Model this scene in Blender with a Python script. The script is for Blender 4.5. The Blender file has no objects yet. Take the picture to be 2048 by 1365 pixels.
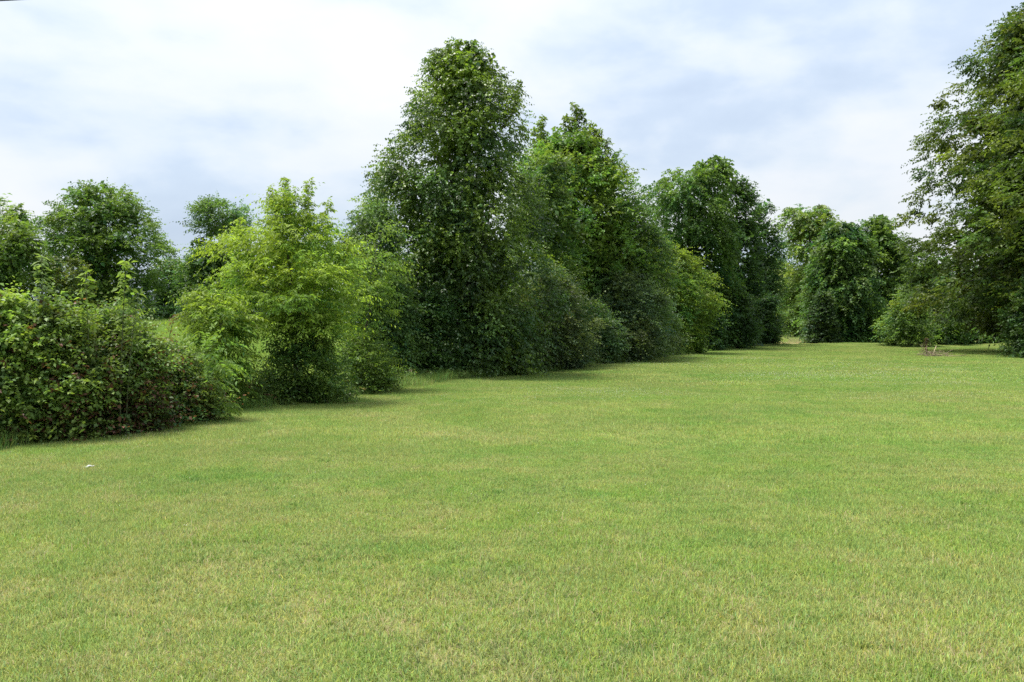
import bpy, math, random
import numpy as np

scene = bpy.context.scene
COL = scene.collection
R = math.radians

# ------------------------------------------------------------------ camera
F = 1671.0            # focal length in pixels of the 2048 wide photograph
HOR = 650.0           # row of the horizon
CAM_H = 1.6
cam_d = bpy.data.cameras.new('camera')
cam = bpy.data.objects.new('camera', cam_d)
COL.objects.link(cam)
cam_d.sensor_width = 36.0
cam_d.lens = 36.0 * F / 2048.0
cam_d.clip_start = 0.1
cam_d.clip_end = 6000
PITCH = math.atan((682.5 - HOR) / F)
cam.location = (0, 0, CAM_H)
cam.rotation_euler = (math.pi / 2 - PITCH, 0, 0)
scene.camera = cam

# ------------------------------------------------------------------ light
EXPOSURE = 1.3
scene.view_settings.view_transform = 'Standard'
scene.view_settings.look = 'None'
scene.view_settings.gamma = 1.0
scene.view_settings.use_curve_mapping = False
scene.view_settings.exposure = EXPOSURE

SUN_DIR = np.array([-0.28, 0.12, 0.93]); SUN_DIR /= np.linalg.norm(SUN_DIR)   # towards the sun
sun_el = math.asin(SUN_DIR[2])
sun_az = math.atan2(SUN_DIR[0], SUN_DIR[1])
sd = bpy.data.lights.new('sun', 'SUN')
sd.energy = 3.3
sd.angle = R(16)
sd.color = (1.0, 0.95, 0.86)
sun = bpy.data.objects.new('sun', sd)
COL.objects.link(sun)
sun.location = (-20, 10, 40)
from mathutils import Vector
sun.rotation_euler = Vector(tuple(-SUN_DIR)).to_track_quat('-Z', 'Y').to_euler()

SKY_S = 0.1
SKY_OFF = 4.1
world = bpy.data.worlds.new('World')
scene.world = world
world.use_nodes = True
nt = world.node_tree
nt.nodes.clear()
N = nt.nodes.new
L = nt.links.new
out = N('ShaderNodeOutputWorld')
bg = N('ShaderNodeBackground'); bg.inputs['Strength'].default_value = SKY_S
sky = N('ShaderNodeTexSky'); sky.sky_type = 'NISHITA'; sky.sun_disc = False
sky.sun_elevation = sun_el; sky.sun_rotation = sun_az
sky.air_density = 1.0; sky.dust_density = 2.0; sky.ozone_density = 1.0
tc = N('ShaderNodeTexCoord')
sep = N('ShaderNodeSeparateXYZ'); L(tc.outputs['Generated'], sep.inputs[0])
def wmath(op, a, b=None, clamp=False):
    n = N('ShaderNodeMath'); n.operation = op; n.use_clamp = clamp
    for i, v in enumerate((a, b)):
        if v is None: continue
        if hasattr(v, 'links') or hasattr(v, 'is_linked'): L(v, n.inputs[i])
        else: n.inputs[i].default_value = v
    return n.outputs[0]
zc = wmath('MAXIMUM', sep.outputs['Z'], 0.0)
comb = N('ShaderNodeCombineXYZ'); L(sep.outputs['X'], comb.inputs[0]); L(sep.outputs['Y'], comb.inputs[1])
L(wmath('MULTIPLY', zc, 2.1), comb.inputs[2])
def wnoise(scale, detail, rough, dist, offs):
    m = N('ShaderNodeMapping'); L(comb.outputs[0], m.inputs[0]); m.inputs['Location'].default_value = offs
    n = N('ShaderNodeTexNoise'); L(m.outputs[0], n.inputs['Vector'])
    n.inputs['Scale'].default_value = scale; n.inputs['Detail'].default_value = detail
    n.inputs['Roughness'].default_value = rough; n.inputs['Distortion'].default_value = dist
    return n.outputs['Fac']
big = wnoise(2.9, 8.0, 0.45, 0.15, (SKY_OFF, 0.4, 0.2))
fine = wnoise(6.2, 7.0, 0.5, 0.15, (5.1, 2.2, 1.0))
mixn = wmath('ADD', wmath('MULTIPLY', big, 0.64), wmath('MULTIPLY', fine, 0.36))
ramp = N('ShaderNodeValToRGB')
L(mixn, ramp.inputs[0])
cr = ramp.color_ramp
K = 1.0 / (2 ** EXPOSURE) / SKY_S
def cl(r, g, b): return (r * K, g * K, b * K, 1)
cr.elements[0].position = 0.385; cr.elements[0].color = cl(0.58, 0.69, 0.86)
cr.elements[1].position = 0.67; cr.elements[1].color = cl(1.04, 1.04, 1.05)
e = cr.elements.new(0.46); e.color = cl(0.68, 0.79, 0.94)
e = cr.elements.new(0.51); e.color = cl(0.82, 0.90, 0.99)
e = cr.elements.new(0.56); e.color = cl(0.93, 0.97, 1.02)
# clouds grow a little brighter away from the horizon, as an overcast sky does
up = wmath('ADD', wmath('MULTIPLY', zc, 0.72), 0.84)
vm = N('ShaderNodeVectorMath'); vm.operation = 'SCALE'
L(ramp.outputs['Color'], vm.inputs[0]); L(up, vm.inputs['Scale'])
mx = N('ShaderNodeMix'); mx.data_type = 'RGBA'
thin = wnoise(0.8, 3.0, 0.5, 0.0, (9.0, 4.0, 2.0))
cover = wmath('ADD', wmath('MULTIPLY', thin, 0.35), 0.70, True)
L(cover, mx.inputs['Factor'])
L(sky.outputs['Color'], mx.inputs['A']); L(vm.outputs[0], mx.inputs['B'])
L(mx.outputs['Result'], bg.inputs['Color'])
L(bg.outputs[0], out.inputs['Surface'])

cy = scene.cycles
cy.max_bounces = 7; cy.diffuse_bounces = 4; cy.glossy_bounces = 2
cy.transmission_bounces = 4; cy.transparent_max_bounces = 4
cy.caustics_reflective = False; cy.caustics_refractive = False
cy.use_denoising = False
cy.use_adaptive_sampling = False

# ------------------------------------------------------------------ helpers
def norm(v):
    return v / np.maximum(np.linalg.norm(v, axis=-1, keepdims=True), 1e-9)

class Acc:
    """collects triangles with a colour per vertex"""
    def __init__(self): self.v = []; self.t = []; self.c = []; self.n = 0
    def add(self, v, t, c):
        v = np.asarray(v, dtype=np.float32).reshape(-1, 3)
        t = np.asarray(t, dtype=np.int32).reshape(-1, 3)
        c = np.broadcast_to(np.asarray(c, dtype=np.float32), (len(v), 3)) if np.ndim(c) < 2 else np.asarray(c, dtype=np.float32)
        self.v.append(v); self.t.append(t + self.n); self.c.append(c); self.n += len(v)
    def mesh(self, name, mat, smooth=False, extra=None):
        v = np.concatenate(self.v); t = np.concatenate(self.t) if self.t else np.zeros((0, 3), np.int32)
        c = np.concatenate(self.c)
        me = bpy.data.meshes.new(name)
        me.vertices.add(len(v)); me.vertices.foreach_set('co', v.ravel())
        me.loops.add(len(t) * 3); me.loops.foreach_set('vertex_index', t.ravel())
        me.polygons.add(len(t)); me.polygons.foreach_set('loop_start', np.arange(0, len(t) * 3, 3, dtype=np.int32))
        if smooth: me.polygons.foreach_set('use_smooth', np.ones(len(t), dtype=bool))
        a = me.attributes.new('col', 'FLOAT_COLOR', 'POINT')
        c4 = np.ones((len(v), 4), np.float32); c4[:, :3] = np.clip(c, 0.002, 1)
        a.data.foreach_set('color', c4.ravel())
        me.update(calc_edges=True)
        me.materials.append(mat)
        return me
    def build(self, name, mat, parent=None, smooth=False):
        o = bpy.data.objects.new(name, self.mesh(name, mat, smooth))
        COL.objects.link(o)
        if parent is not None: o.parent = parent
        return o

def tag(o, label=None, cat=None, group=None, kind=None):
    if label: o['label'] = label
    if cat: o['category'] = cat
    if group: o['group'] = group
    if kind: o['kind'] = kind
    return o

def empty(name, loc, label, cat, group=None):
    o = bpy.data.objects.new(name, None)
    o.empty_display_size = 0.3
    COL.objects.link(o); o.location = loc
    return tag(o, label, cat, group)

def tube(acc, pts, rad, sides=6, col=(0.1, 0.09, 0.07)):
    pts = np.asarray(pts, float); n = len(pts)
    rad = np.broadcast_to(np.asarray(rad, float), (n,))
    tan = norm(np.gradient(pts, axis=0))
    ref = np.array([0.31, 0.95, 0.05]) if abs(tan[:, 2]).mean() > 0.6 else np.array([0.05, 0.1, 0.99])
    a = norm(np.cross(tan, ref)); b = np.cross(tan, a)
    ang = np.arange(sides) * 2 * math.pi / sides
    ring = (a[:, None] * np.cos(ang)[None, :, None] + b[:, None] * np.sin(ang)[None, :, None]) * rad[:, None, None] + pts[:, None]
    v = ring.reshape(-1, 3); t = []
    for i in range(n - 1):
        for k in range(sides):
            p = i * sides + k; q = i * sides + (k + 1) % sides
            t += [(p, q, p + sides), (q, q + sides, p + sides)]
    c0 = len(v); v = np.vstack([v, pts[0], pts[-1]])
    for k in range(sides):
        t.append((c0, (k + 1) % sides, k)); t.append((c0 + 1, (n - 1) * sides + k, (n - 1) * sides + (k + 1) % sides))
    acc.add(v, t, col)

def bez(p0, p1, p2, n):
    s = np.linspace(0, 1, n)[:, None]
    return (1 - s) ** 2 * p0 + 2 * s * (1 - s) * p1 + s * s * p2

# ------------------------------------------------------------------ terrain
HY = np.array([-60, 11.1, 15.3, 18.4, 23.2, 27.0, 31.5, 38, 53, 63.6, 75, 400.]); HX = np.array([-32, -6.8, -5.3, -4.0, -2.4, -0.3, 2.2, 5.8, 13, 19.5, 26, 190.])
def hedge_x(y): return np.interp(np.asarray(y, float), HY, HX)
def sst(a, b, x):
    t = np.clip((np.asarray(x, float) - a) / (b - a), 0, 1); return t * t * (3 - 2 * t)
def ground(x, y):
    x = np.asarray(x, float); y = np.asarray(y, float)
    s = hedge_x(y) - x
    z = 1.65 * sst(2.0, 55.0, s) * sst(10, 60, y)
    und = 0.05 * np.sin(x * 0.23 + 1.0) * np.sin(y * 0.17 + 0.5) + 0.03 * np.sin(x * 0.61 + y * 0.37)
    z = z + und * sst(2, 9, y)
    z = z + 0.16 * np.exp(-((y - 63.0) / 3.2) ** 2) * sst(6, 24, x) * (1 + 0.5 * np.sin(x * 0.5))   # low crest
    z = z - 0.12 * sst(64, 80, y) * sst(-5, 10, -s)
    return z
def at(px, d):            # ground point seen at column px at depth d
    x = (px - 1024.0) / F * d
    return x, d, float(ground(x, d))

# ------------------------------------------------------------------ materials
def newmat(name):
    m = bpy.data.materials.new(name); m.use_nodes = True
    t = m.node_tree; t.nodes.clear(); return m, t

def leaf_mat(name, transl=0.35, rough=0.5, spec=0.35, vary=0.25, scale=0.8):
    m, t = newmat(name); n = t.nodes.new; l = t.links.new
    o = n('ShaderNodeOutputMaterial')
    at_ = n('ShaderNodeAttribute'); at_.attribute_name = 'col'
    geo = n('ShaderNodeNewGeometry')
    nz = n('ShaderNodeTexNoise'); nz.inputs['Scale'].default_value = scale; nz.inputs['Detail'].default_value = 3
    l(geo.outputs['Position'], nz.inputs['Vector'])
    mr = n('ShaderNodeMapRange'); mr.inputs['From Min'].default_value = 0.3; mr.inputs['From Max'].default_value = 0.7
    mr.inputs['To Min'].default_value = 1 - vary; mr.inputs['To Max'].default_value = 1 + vary
    l(nz.outputs['Fac'], mr.inputs['Value'])
    sc = n('ShaderNodeVectorMath'); sc.operation = 'SCALE'
    l(at_.outputs['Color'], sc.inputs[0]); l(mr.outputs['Result'], sc.inputs['Scale'])
    p = n('ShaderNodeBsdfPrincipled'); p.inputs['Roughness'].default_value = rough
    p.inputs['Specular IOR Level'].default_value = spec
    l(sc.outputs[0], p.inputs['Base Color'])
    tr = n('ShaderNodeBsdfTranslucent')
    tm = n('ShaderNodeVectorMath'); tm.operation = 'MULTIPLY'; tm.inputs[1].default_value = (1.25, 1.3, 0.6)
    l(sc.outputs[0], tm.inputs[0]); l(tm.outputs[0], tr.inputs['Color'])
    mix = n('ShaderNodeMixShader'); mix.inputs[0].default_value = transl
    l(p.outputs[0], mix.inputs[1]); l(tr.outputs[0], mix.inputs[2]); l(mix.outputs[0], o.inputs['Surface'])
    return m

def bark_mat():
    m, t = newmat('bark'); n = t.nodes.new; l = t.links.new
    o = n('ShaderNodeOutputMaterial'); p = n('ShaderNodeBsdfPrincipled'); p.inputs['Roughness'].default_value = 0.9
    at_ = n('ShaderNodeAttribute'); at_.attribute_name = 'col'
    geo = n('ShaderNodeNewGeometry')
    mp = n('ShaderNodeMapping'); mp.inputs['Scale'].default_value = (14, 14, 3); l(geo.outputs['Position'], mp.inputs[0])
    nz = n('ShaderNodeTexNoise'); nz.inputs['Scale'].default_value = 1.5; nz.inputs['Detail'].default_value = 5
    l(mp.outputs[0], nz.inputs['Vector'])
    mr = n('ShaderNodeMapRange'); mr.inputs['To Min'].default_value = 0.45; mr.inputs['To Max'].default_value = 1.5
    l(nz.outputs['Fac'], mr.inputs['Value'])
    sc = n('ShaderNodeVectorMath'); sc.operation = 'SCALE'; l(at_.outputs['Color'], sc.inputs[0]); l(mr.outputs['Result'], sc.inputs['Scale'])
    l(sc.outputs[0], p.inputs['Base Color'])
    bp = n('ShaderNodeBump'); bp.inputs['Strength'].default_value = 0.6; bp.inputs['Distance'].default_value = 0.02
    l(nz.outputs['Fac'], bp.inputs['Height']); l(bp.outputs[0], p.inputs['Normal'])
    l(p.outputs[0], o.inputs['Surface'])
    return m

def lawn_tint(t):
    """large scale colour of the turf by place: (fresh..straw factor, brightness)"""
    n = t.nodes.new; l = t.links.new
    geo = n('ShaderNodeNewGeometry')
    def nz(scale, detail, sx=1, sy=1, rot=0, off=0):
        mp = n('ShaderNodeMapping'); mp.inputs['Scale'].default_value = (sx, sy, 1); mp.inputs['Rotation'].default_value = (0, 0, rot)
        mp.inputs['Location'].default_value = (off, off * 0.7, 0)
        l(geo.outputs['Position'], mp.inputs[0])
        k = n('ShaderNodeTexNoise'); k.inputs['Scale'].default_value = scale; k.inputs['Detail'].default_value = detail
        k.inputs['Roughness'].default_value = 0.6
        l(mp.outputs[0], k.inputs['Vector']); return k.outputs['Fac']
    def mth(op, a, b):
        k = n('ShaderNodeMath'); k.operation = op
        for i, v in enumerate((a, b)):
            if isinstance(v, (int, float)): k.inputs[i].default_value = v
            else: l(v, k.inputs[i])
        return k.outputs[0]
    a = nz(0.55, 5); b = nz(2.6, 4, off=7); c = nz(0.62, 4, 0.10, 1.0, R(4), 3); d = nz(0.16, 3, off=11)
    s = mth('ADD', mth('ADD', mth('MULTIPLY', a, 0.26), mth('MULTIPLY', b, 0.32)), mth('ADD', mth('MULTIPLY', c, 0.32), mth('MULTIPLY', d, 0.16)))
    mr = n('ShaderNodeMapRange'); mr.inputs['From Min'].default_value = 0.42; mr.inputs['From Max'].default_value = 0.62
    l(s, mr.inputs['Value'])
    # the turf by the camera is drier; the middle of the lawn is fresh
    sep = n('ShaderNodeSeparateXYZ'); l(geo.outputs['Position'], sep.inputs[0])
    near = n('ShaderNodeMapRange'); near.inputs['From Min'].default_value = 3.0; near.inputs['From Max'].default_value = 26.0
    near.inputs['To Min'].default_value = 0.08; near.inputs['To Max'].default_value = -0.14
    l(sep.outputs['Y'], near.inputs['Value'])
    return mth('ADD', mr.outputs['Result'], near.outputs['Result']), b

def grass_mat():
    m, t = newmat('grass_blades'); n = t.nodes.new; l = t.links.new
    o = n('ShaderNodeOutputMaterial')
    at_ = n('ShaderNodeAttribute'); at_.attribute_name = 'col'
    f, b = lawn_tint(t)
    rp = n('ShaderNodeValToRGB'); l(f, rp.inputs[0])
    cr = rp.color_ramp
    cr.elements[0].position = 0.0; cr.elements[0].color = (0.76, 0.93, 0.74, 1)
    cr.elements[1].position = 1.0; cr.elements[1].color = (1.2, 1.06, 1.2, 1)
    e = cr.elements.new(0.5); e.color = (1.0, 1.0, 0.95, 1)
    mu = n('ShaderNodeVectorMath'); mu.operation = 'MULTIPLY'
    l(at_.outputs['Color'], mu.inputs[0]); l(rp.outputs['Color'], mu.inputs[1])
    gn = n('ShaderNodeNewGeometry'); vz = n('ShaderNodeVectorMath'); vz.operation = 'ADD'; vz.inputs[1].default_value = (0, 0, 0.9)
    l(gn.outputs['Normal'], vz.inputs[0]); nn = n('ShaderNodeVectorMath'); nn.operation = 'NORMALIZE'; l(vz.outputs[0], nn.inputs[0])
    df = n('ShaderNodeBsdfPrincipled'); l(nn.outputs[0], df.inputs['Normal']); df.inputs['Roughness'].default_value = 0.6; df.inputs['Specular IOR Level'].default_value = 0.12
    l(mu.outputs[0], df.inputs['Base Color'])
    tr = n('ShaderNodeBsdfTranslucent'); l(mu.outputs[0], tr.inputs['Color'])
    mix = n('ShaderNodeMixShader'); mix.inputs[0].default_value = 0.42
    l(df.outputs[0], mix.inputs[1]); l(tr.outputs[0], mix.inputs[2]); l(mix.outputs[0], o.inputs['Surface'])
    return m

def soil_mat(name, stops, bump=0.5, lawn=True):
    m, t = newmat(name); n = t.nodes.new; l = t.links.new
    o = n('ShaderNodeOutputMaterial'); p = n('ShaderNodeBsdfPrincipled'); p.inputs['Roughness'].default_value = 0.95
    p.inputs['Specular IOR Level'].default_value = 0.1
    f, b = lawn_tint(t)
    geo = n('ShaderNodeNewGeometry')
    fn = n('ShaderNodeTexNoise'); fn.inputs['Scale'].default_value = 45; fn.inputs['Detail'].default_value = 6
    l(geo.outputs['Position'], fn.inputs['Vector'])
    ad = n('ShaderNodeMath'); ad.operation = 'MULTIPLY_ADD'; l(fn.outputs['Fac'], ad.inputs[0]); ad.inputs[1].default_value = 1.0
    sb = n('ShaderNodeMath'); sb.operation = 'MULTIPLY_ADD'; l(f, sb.inputs[0]); sb.inputs[1].default_value = 0.5; sb.inputs[2].default_value = -0.25
    l(sb.outputs[0], ad.inputs[2])
    rp = n('ShaderNodeValToRGB'); l(ad.outputs[0], rp.inputs[0])
    cr = rp.color_ramp
    cr.elements[0].position = stops[0][0]; cr.elements[0].color = (*stops[0][1], 1)
    cr.elements[1].position = stops[-1][0]; cr.elements[1].color = (*stops[-1][1], 1)
    for q, c in stops[1:-1]:
        e = cr.elements.new(q); e.color = (*c, 1)
    l(rp.outputs['Color'], p.inputs['Base Color'])
    bp = n('ShaderNodeBump'); bp.inputs['Strength'].default_value = bump; bp.inputs['Distance'].default_value = 0.04
    l(fn.outputs['Fac'], bp.inputs['Height']); l(bp.outputs[0], p.inputs['Normal'])
    l(p.outputs[0], o.inputs['Surface'])
    return m

def plain_mat(name, col, rough=0.6, var=0.2, scale=20):
    m, t = newmat(name); n = t.nodes.new; l = t.links.new
    o = n('ShaderNodeOutputMaterial'); p = n('ShaderNodeBsdfPrincipled'); p.inputs['Roughness'].default_value = rough
    geo = n('ShaderNodeNewGeometry'); nz = n('ShaderNodeTexNoise'); nz.inputs['Scale'].default_value = scale
    l(geo.outputs['Position'], nz.inputs['Vector'])
    rp = n('ShaderNodeValToRGB'); l(nz.outputs['Fac'], rp.inputs[0])
    rp.color_ramp.elements[0].position = 0.3; rp.color_ramp.elements[1].position = 0.7
    rp.color_ramp.elements[0].color = (*[c * (1 - var) for c in col], 1)
    rp.color_ramp.elements[1].color = (*[min(1, c * (1 + var)) for c in col], 1)
    l(rp.outputs[0], p.inputs['Base Color']); l(p.outputs[0], o.inputs['Surface'])
    return m

M_LEAF = leaf_mat('leaf', 0.42, 0.5, 0.3)
M_LEAF_GLOSSY = leaf_mat('glossy_leaf', 0.36, 0.42, 0.45)
M_LEAF_THIN = leaf_mat('thin_leaf', 0.48, 0.55, 0.2, 0.15)
M_BARK = bark_mat()
M_GRASS = grass_mat()
M_LAWN = soil_mat('lawn_turf', [(0.25, (0.08, 0.105, 0.025)), (0.5, (0.13, 0.165, 0.04)), (0.75, (0.18, 0.18, 0.065))])
M_MEADOW = soil_mat('meadow_turf', [(0.25, (0.07, 0.12, 0.02)), (0.5, (0.13, 0.20, 0.035)), (0.75, (0.20, 0.24, 0.06))])
M_HAY = soil_mat('hay_turf', [(0.25, (0.17, 0.17, 0.06)), (0.5, (0.27, 0.24, 0.10)), (0.75, (0.34, 0.29, 0.13))])

# ------------------------------------------------------------------ ground sheets
def lines(parts):
    o = []
    for a, b, s in parts: o += list(np.arange(a, b, s))
    return np.array(o + [parts[-1][1]])
gx = lines([(-900, -100, 80), (-100, -30, 5), (-30, 40, 0.7), (40, 110, 5), (110, 910, 80)])
gy = lines([(-60, 0, 6), (0, 72, 0.7), (72, 150, 3), (150, 1550, 100)])
GX, GY = np.meshgrid(gx, gy)
GV = np.stack([GX, GY, ground(GX, GY)], -1).reshape(-1, 3)
nx, ny = len(gx), len(gy)
ii, jj = np.meshgrid(np.arange(nx - 1), np.arange(ny - 1))
q0 = (jj * nx + ii).ravel()
ctr = (GV[q0] + GV[q0 + nx + 1]) / 2
s_ = hedge_x(ctr[:, 1]) - ctr[:, 0]
reg = np.where((s_ > 1.0) | (np.hypot(ctr[:, 0], ctr[:, 1]) > 260), 1, np.where((ctr[:, 1] > 66) & (ctr[:, 0] < 26.5), 2, 0))
for k, (nm, mat) in enumerate((('lawn', M_LAWN), ('meadow', M_MEADOW), ('hay_field', M_HAY))):
    q = q0[reg == k]
    used, inv = np.unique(np.concatenate([q, q + 1, q + nx, q + nx + 1]), return_inverse=True)
    n_ = len(q); a, b, c, d = inv[:n_], inv[n_:2 * n_], inv[2 * n_:3 * n_], inv[3 * n_:]
    acc = Acc(); acc.add(GV[used], np.concatenate([np.stack([a, b, d], 1), np.stack([a, d, c], 1)]), (0.1, 0.1, 0.1))
    o = acc.build(nm, mat, smooth=True); o['kind'] = 'structure'

# ------------------------------------------------------------------ foliage
def sprays(acc, rng, O, D, Ls, n, leaf, width, droop, ldroop, jit, col, var, upb=1.0):
    """twigs with leaves set along both sides; one folded leaf = 4 vertices, 2 triangles"""
    S = len(O)
    if S == 0: return
    t = np.linspace(0.12, 1.0, n)[None, :, None]
    Z = np.array([0, 0, 1.0])
    Dn = D[:, None, :]; Lb = Ls[:, None, None]
    P = O[:, None, :] + Dn * Lb * t - Z * droop * Lb * t * t
    side = norm(np.cross(D, Z + rng.normal(0, 0.45, (S, 3))))[:, None, :]
    sg = np.where(np.arange(n) % 2 == 0, 1.0, -1.0)[None, :, None]
    ld = norm(Dn * 0.6 + side * sg * 0.85 - Z * ldroop + rng.normal(0, jit, (S, n, 3)))
    upv = norm(Z * upb + rng.normal(0, 0.5, (S, n, 3)) - Dn * 0.15)
    wd = norm(np.cross(ld, upv)); nr = np.cross(wd, ld)
    ll = leaf * rng.uniform(0.65, 1.25, (S, n, 1)); ww = ll * (width / leaf) * rng.uniform(0.8, 1.15, (S, n, 1))
    v = np.empty((S, n, 4, 3), np.float32)
    mid = P + ld * ll * 0.45
    v[:, :, 0] = P
    v[:, :, 1] = mid + wd * ww * 0.5 + nr * ww * 0.16
    v[:, :, 2] = P + ld * ll - Z * ll * 0.12
    v[:, :, 3] = mid - wd * ww * 0.5 + nr * ww * 0.16
    b = (np.arange(S * n) * 4)[:, None]
    tri = np.concatenate([b + np.array([[0, 2, 1]]), b + np.array([[0, 3, 2]])], 1)
    c = np.repeat(col[:, None, :], n, 1) * (1 + rng.normal(0, var, (S, n, 1)))
    c = np.repeat(np.clip(c, 0.004, 1)[:, :, None, :], 4, 2)
    acc.add(v.reshape(-1, 3), tri.reshape(-1, 3), c.reshape(-1, 3))

def interp(prof, z):
    zs = np.array([p[0] for p in prof]); o = np.argsort(zs)
    return np.interp(z, zs[o], np.array([p[1] for p in prof])[o]), np.interp(z, zs[o], np.array([p[2] for p in prof])[o])

def H_small(prof, d):      # saplings and bushes keep one size of leaf all through
    return (max(p[0] for p in prof) - min(p[0] for p in prof)) / F * d < 5.2
SEED = [100]
BUILT = {}
def plant(name, label, cat, d, px, prof, *, n=120, cr=0.6, flat=0.8, leaf=0.1, width=0.06, spc=28, lps=9, sl=0.45,
          droop=0.25, ldroop=0.3, jit=0.35, col=(0.05, 0.11, 0.025), cvar=0.18, hvar=0.25, lvar=0.16, tip=None, tipf=0.0, mat=None,
          depth=0.9, trunk=0.16, stems=0, limbs=30, surf=0.22, up=0.35, bark=(0.085, 0.075, 0.06), clear=0.08, group=None,
          wild=0.0, front=0.0, crown='crown', dead=0.0, top_trunk=0.9, low_limbs=0, limb_r=0.28, rag=0.16, leaders=(), gain=1.58, fill=0.28):
    leaf = leaf * 1.08; width = width * 1.15; fgain = 2.0
    if stems or H_small(prof, d): fill = min(fill, 0.12); fgain = 1.25
    front *= 0.45
    """prof: silhouette in photograph pixels (row, left, right) turned into metres at the plant's own distance d"""
    SEED[0] += 1
    rng = np.random.default_rng(SEED[0])
    x0, y0, z0 = at(px, d)
    root = empty(name, (x0, y0, z0), label, cat, group)
    P = [(CAM_H - (py - HOR) / F * d - z0, (a - 1024) / F * d - x0, (b - 1024) / F * d - x0) for py, a, b in prof]
    zt = max(p[0] for p in P); zb = min(p[0] for p in P); H = zt
    zz = np.linspace(zb, zt, 200); xl, xr = interp(P, zz); rr = np.maximum((xr - xl) / 2, 0.05)
    w = rr + 0.15 * rr.max(); w /= w.sum()
    z = rng.choice(zz, n, p=w) + rng.normal(0, 0.02 * H, n); z = np.clip(z, zb, zt)
    xl, xr = interp(P, z); cx = (xl + xr) / 2; r = np.maximum((xr - xl) / 2, 0.05)
    a = np.minimum(cr * rng.uniform(0.5, 1.5, n), r * 0.9 + 0.12)
    ang = rng.uniform(0, 2 * math.pi, n)
    if front > 0:      # a few more boughs on the open, sunny lawn side of the row
        fl = rng.random(n) < front; ang[fl] = -math.pi / 2 + rng.normal(0, 0.9, fl.sum())
    rf = np.clip(1 - np.abs(rng.normal(0, surf, n)), 0.05, 1.0 + wild * 0.3)
    ph = rng.uniform(0, 6.28, 4)
    rag_ = 1 + rag * (0.5 * np.sin(2 * ang + z / H * 9 + ph[0]) + 0.35 * np.sin(3 * ang - z / H * 14 + ph[1]) + 0.35 * np.sin(5 * ang + z / H * 23 + ph[2]))
    kf = rng.random(n) < fill; rf[kf] = rng.uniform(0.0, 0.55, kf.sum())
    re = np.maximum(r * rag_ - a * 0.5, 0.03)
    C = np.stack([cx + np.cos(ang) * re * rf, np.sin(ang) * re * rf * depth, z - a * flat * 0.5], 1)
    C[:, 2] = np.maximum(C[:, 2], a * 0.3)
    cb = np.array(col)[None] * gain * np.clip(1 + rng.normal(0, cvar, (n, 1)), 0.5, 1.7)
    hv = np.clip(rng.normal(0, hvar, (n, 1)), -0.6, 0.9)
    cb = cb * np.concatenate([1 + hv * 0.75, 1 + hv * 0.35, 1 - hv * 0.3], 1)
    if tip is not None:
        k = rng.random(n) < tipf * (0.3 + 1.4 * np.clip(z / H, 0, 1)); cb[k] = np.array(tip) * gain * 0.85 * rng.uniform(0.8, 1.2, (k.sum(), 1))  # yellow-green growth, commoner higher up: the lit crown top put into leaf colour
    outv = norm(np.stack([np.cos(ang), np.sin(ang) * 1.0, np.full(n, up)], 1))
    m = n * spc
    idx = np.repeat(np.arange(n), spc)
    v = norm(rng.normal(0, 1, (m, 3)) + outv[idx] * 0.55 + np.array([0, 0, 0.25]))
    O = C[idx] + v * (a[idx] * rng.uniform(0.02, 0.9, m) ** 0.7)[:, None] * np.array([1, 1, flat])
    O[:, 2] = np.maximum(O[:, 2], 0.03)
    D = norm(v * np.array([1, 1, flat]) * 0.8 + outv[idx] * 0.6 + rng.normal(0, 0.3, (m, 3)) + np.array([0, 0, up * 0.6]))
    # thin out what lies far outside the view or on the far side of the crown
    gxp = 1024 + (O[:, 0] + x0) / np.maximum(O[:, 1] + y0, 1) * F
    keep = ~(((gxp > 2190) | (gxp < -150)) & (rng.random(m) < 0.82)) & ~((O[:, 1] > 0.35 * rr.max() * depth) & (rng.random(m) < 0.35))
    keep &= ~(kf[idx] & (rng.random(m) < 0.35))
    O, D, idx = O[keep], D[keep], idx[keep]; m = len(O)
    Ls = sl * rng.uniform(0.6, 1.3, m) * np.clip(0.5 + a[idx] / cr * 0.5, 0.4, 1.2)
    if wild > 0:
        k = rng.random(m) < 0.05 * wild; Ls[k] *= 2.0
    scol = cb[idx] * (1 + rng.normal(0, 0.08, (m, 1)))
    if dead > 0:
        k = (rng.random(m) < dead * np.clip(1.6 - O[:, 2] / (0.5 * H), 0.1, 1.5)); scol[k] = np.array([0.13, 0.062, 0.04]) * rng.uniform(0.6, 1.5, (k.sum(), 1))
    acc = Acc()
    inn = kf[idx]; ot_ = ~inn      # inner twigs carry the bigger, older leaves
    sprays(acc, rng, O[ot_], D[ot_], Ls[ot_], lps, leaf, width, droop, ldroop, jit, scol[ot_], lvar)
    sprays(acc, rng, O[inn], D[inn], Ls[inn] * 1.3, max(lps - 1, 4), leaf * fgain, width * fgain * 1.05, droop, ldroop, jit, scol[inn], lvar)
    lead = []
    for lpx, ly0, ly1 in leaders:      # upright shoots that stand out of the crown
        lx = (lpx - 1024) / F * d - x0; l0 = CAM_H - (ly0 - HOR) / F * d - z0; l1 = CAM_H - (ly1 - HOR) / F * d - z0
        yy_ = rng.normal(0, 0.15)
        pts = bez(np.array([lx * 0.6, yy_, l1 - 0.3 * (l0 - l1)]), np.array([lx * 0.9, yy_, l1]), np.array([lx, yy_, l0]), 10); lead.append(pts)
        q = max(int((l0 - l1) / (leaf * 0.28)), 14); tt = np.linspace(0.15, 1, q)
        Oq = np.stack([np.interp(tt, np.linspace(0, 1, 10), pts[:, i]) for i in range(3)], 1); Oq = np.repeat(Oq, 2, 0)
        Dq = norm(rng.normal(0, 1, (2 * q, 3)) * np.array([1, 1, 0.4]) + np.array([0, 0, 0.75]))
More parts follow.
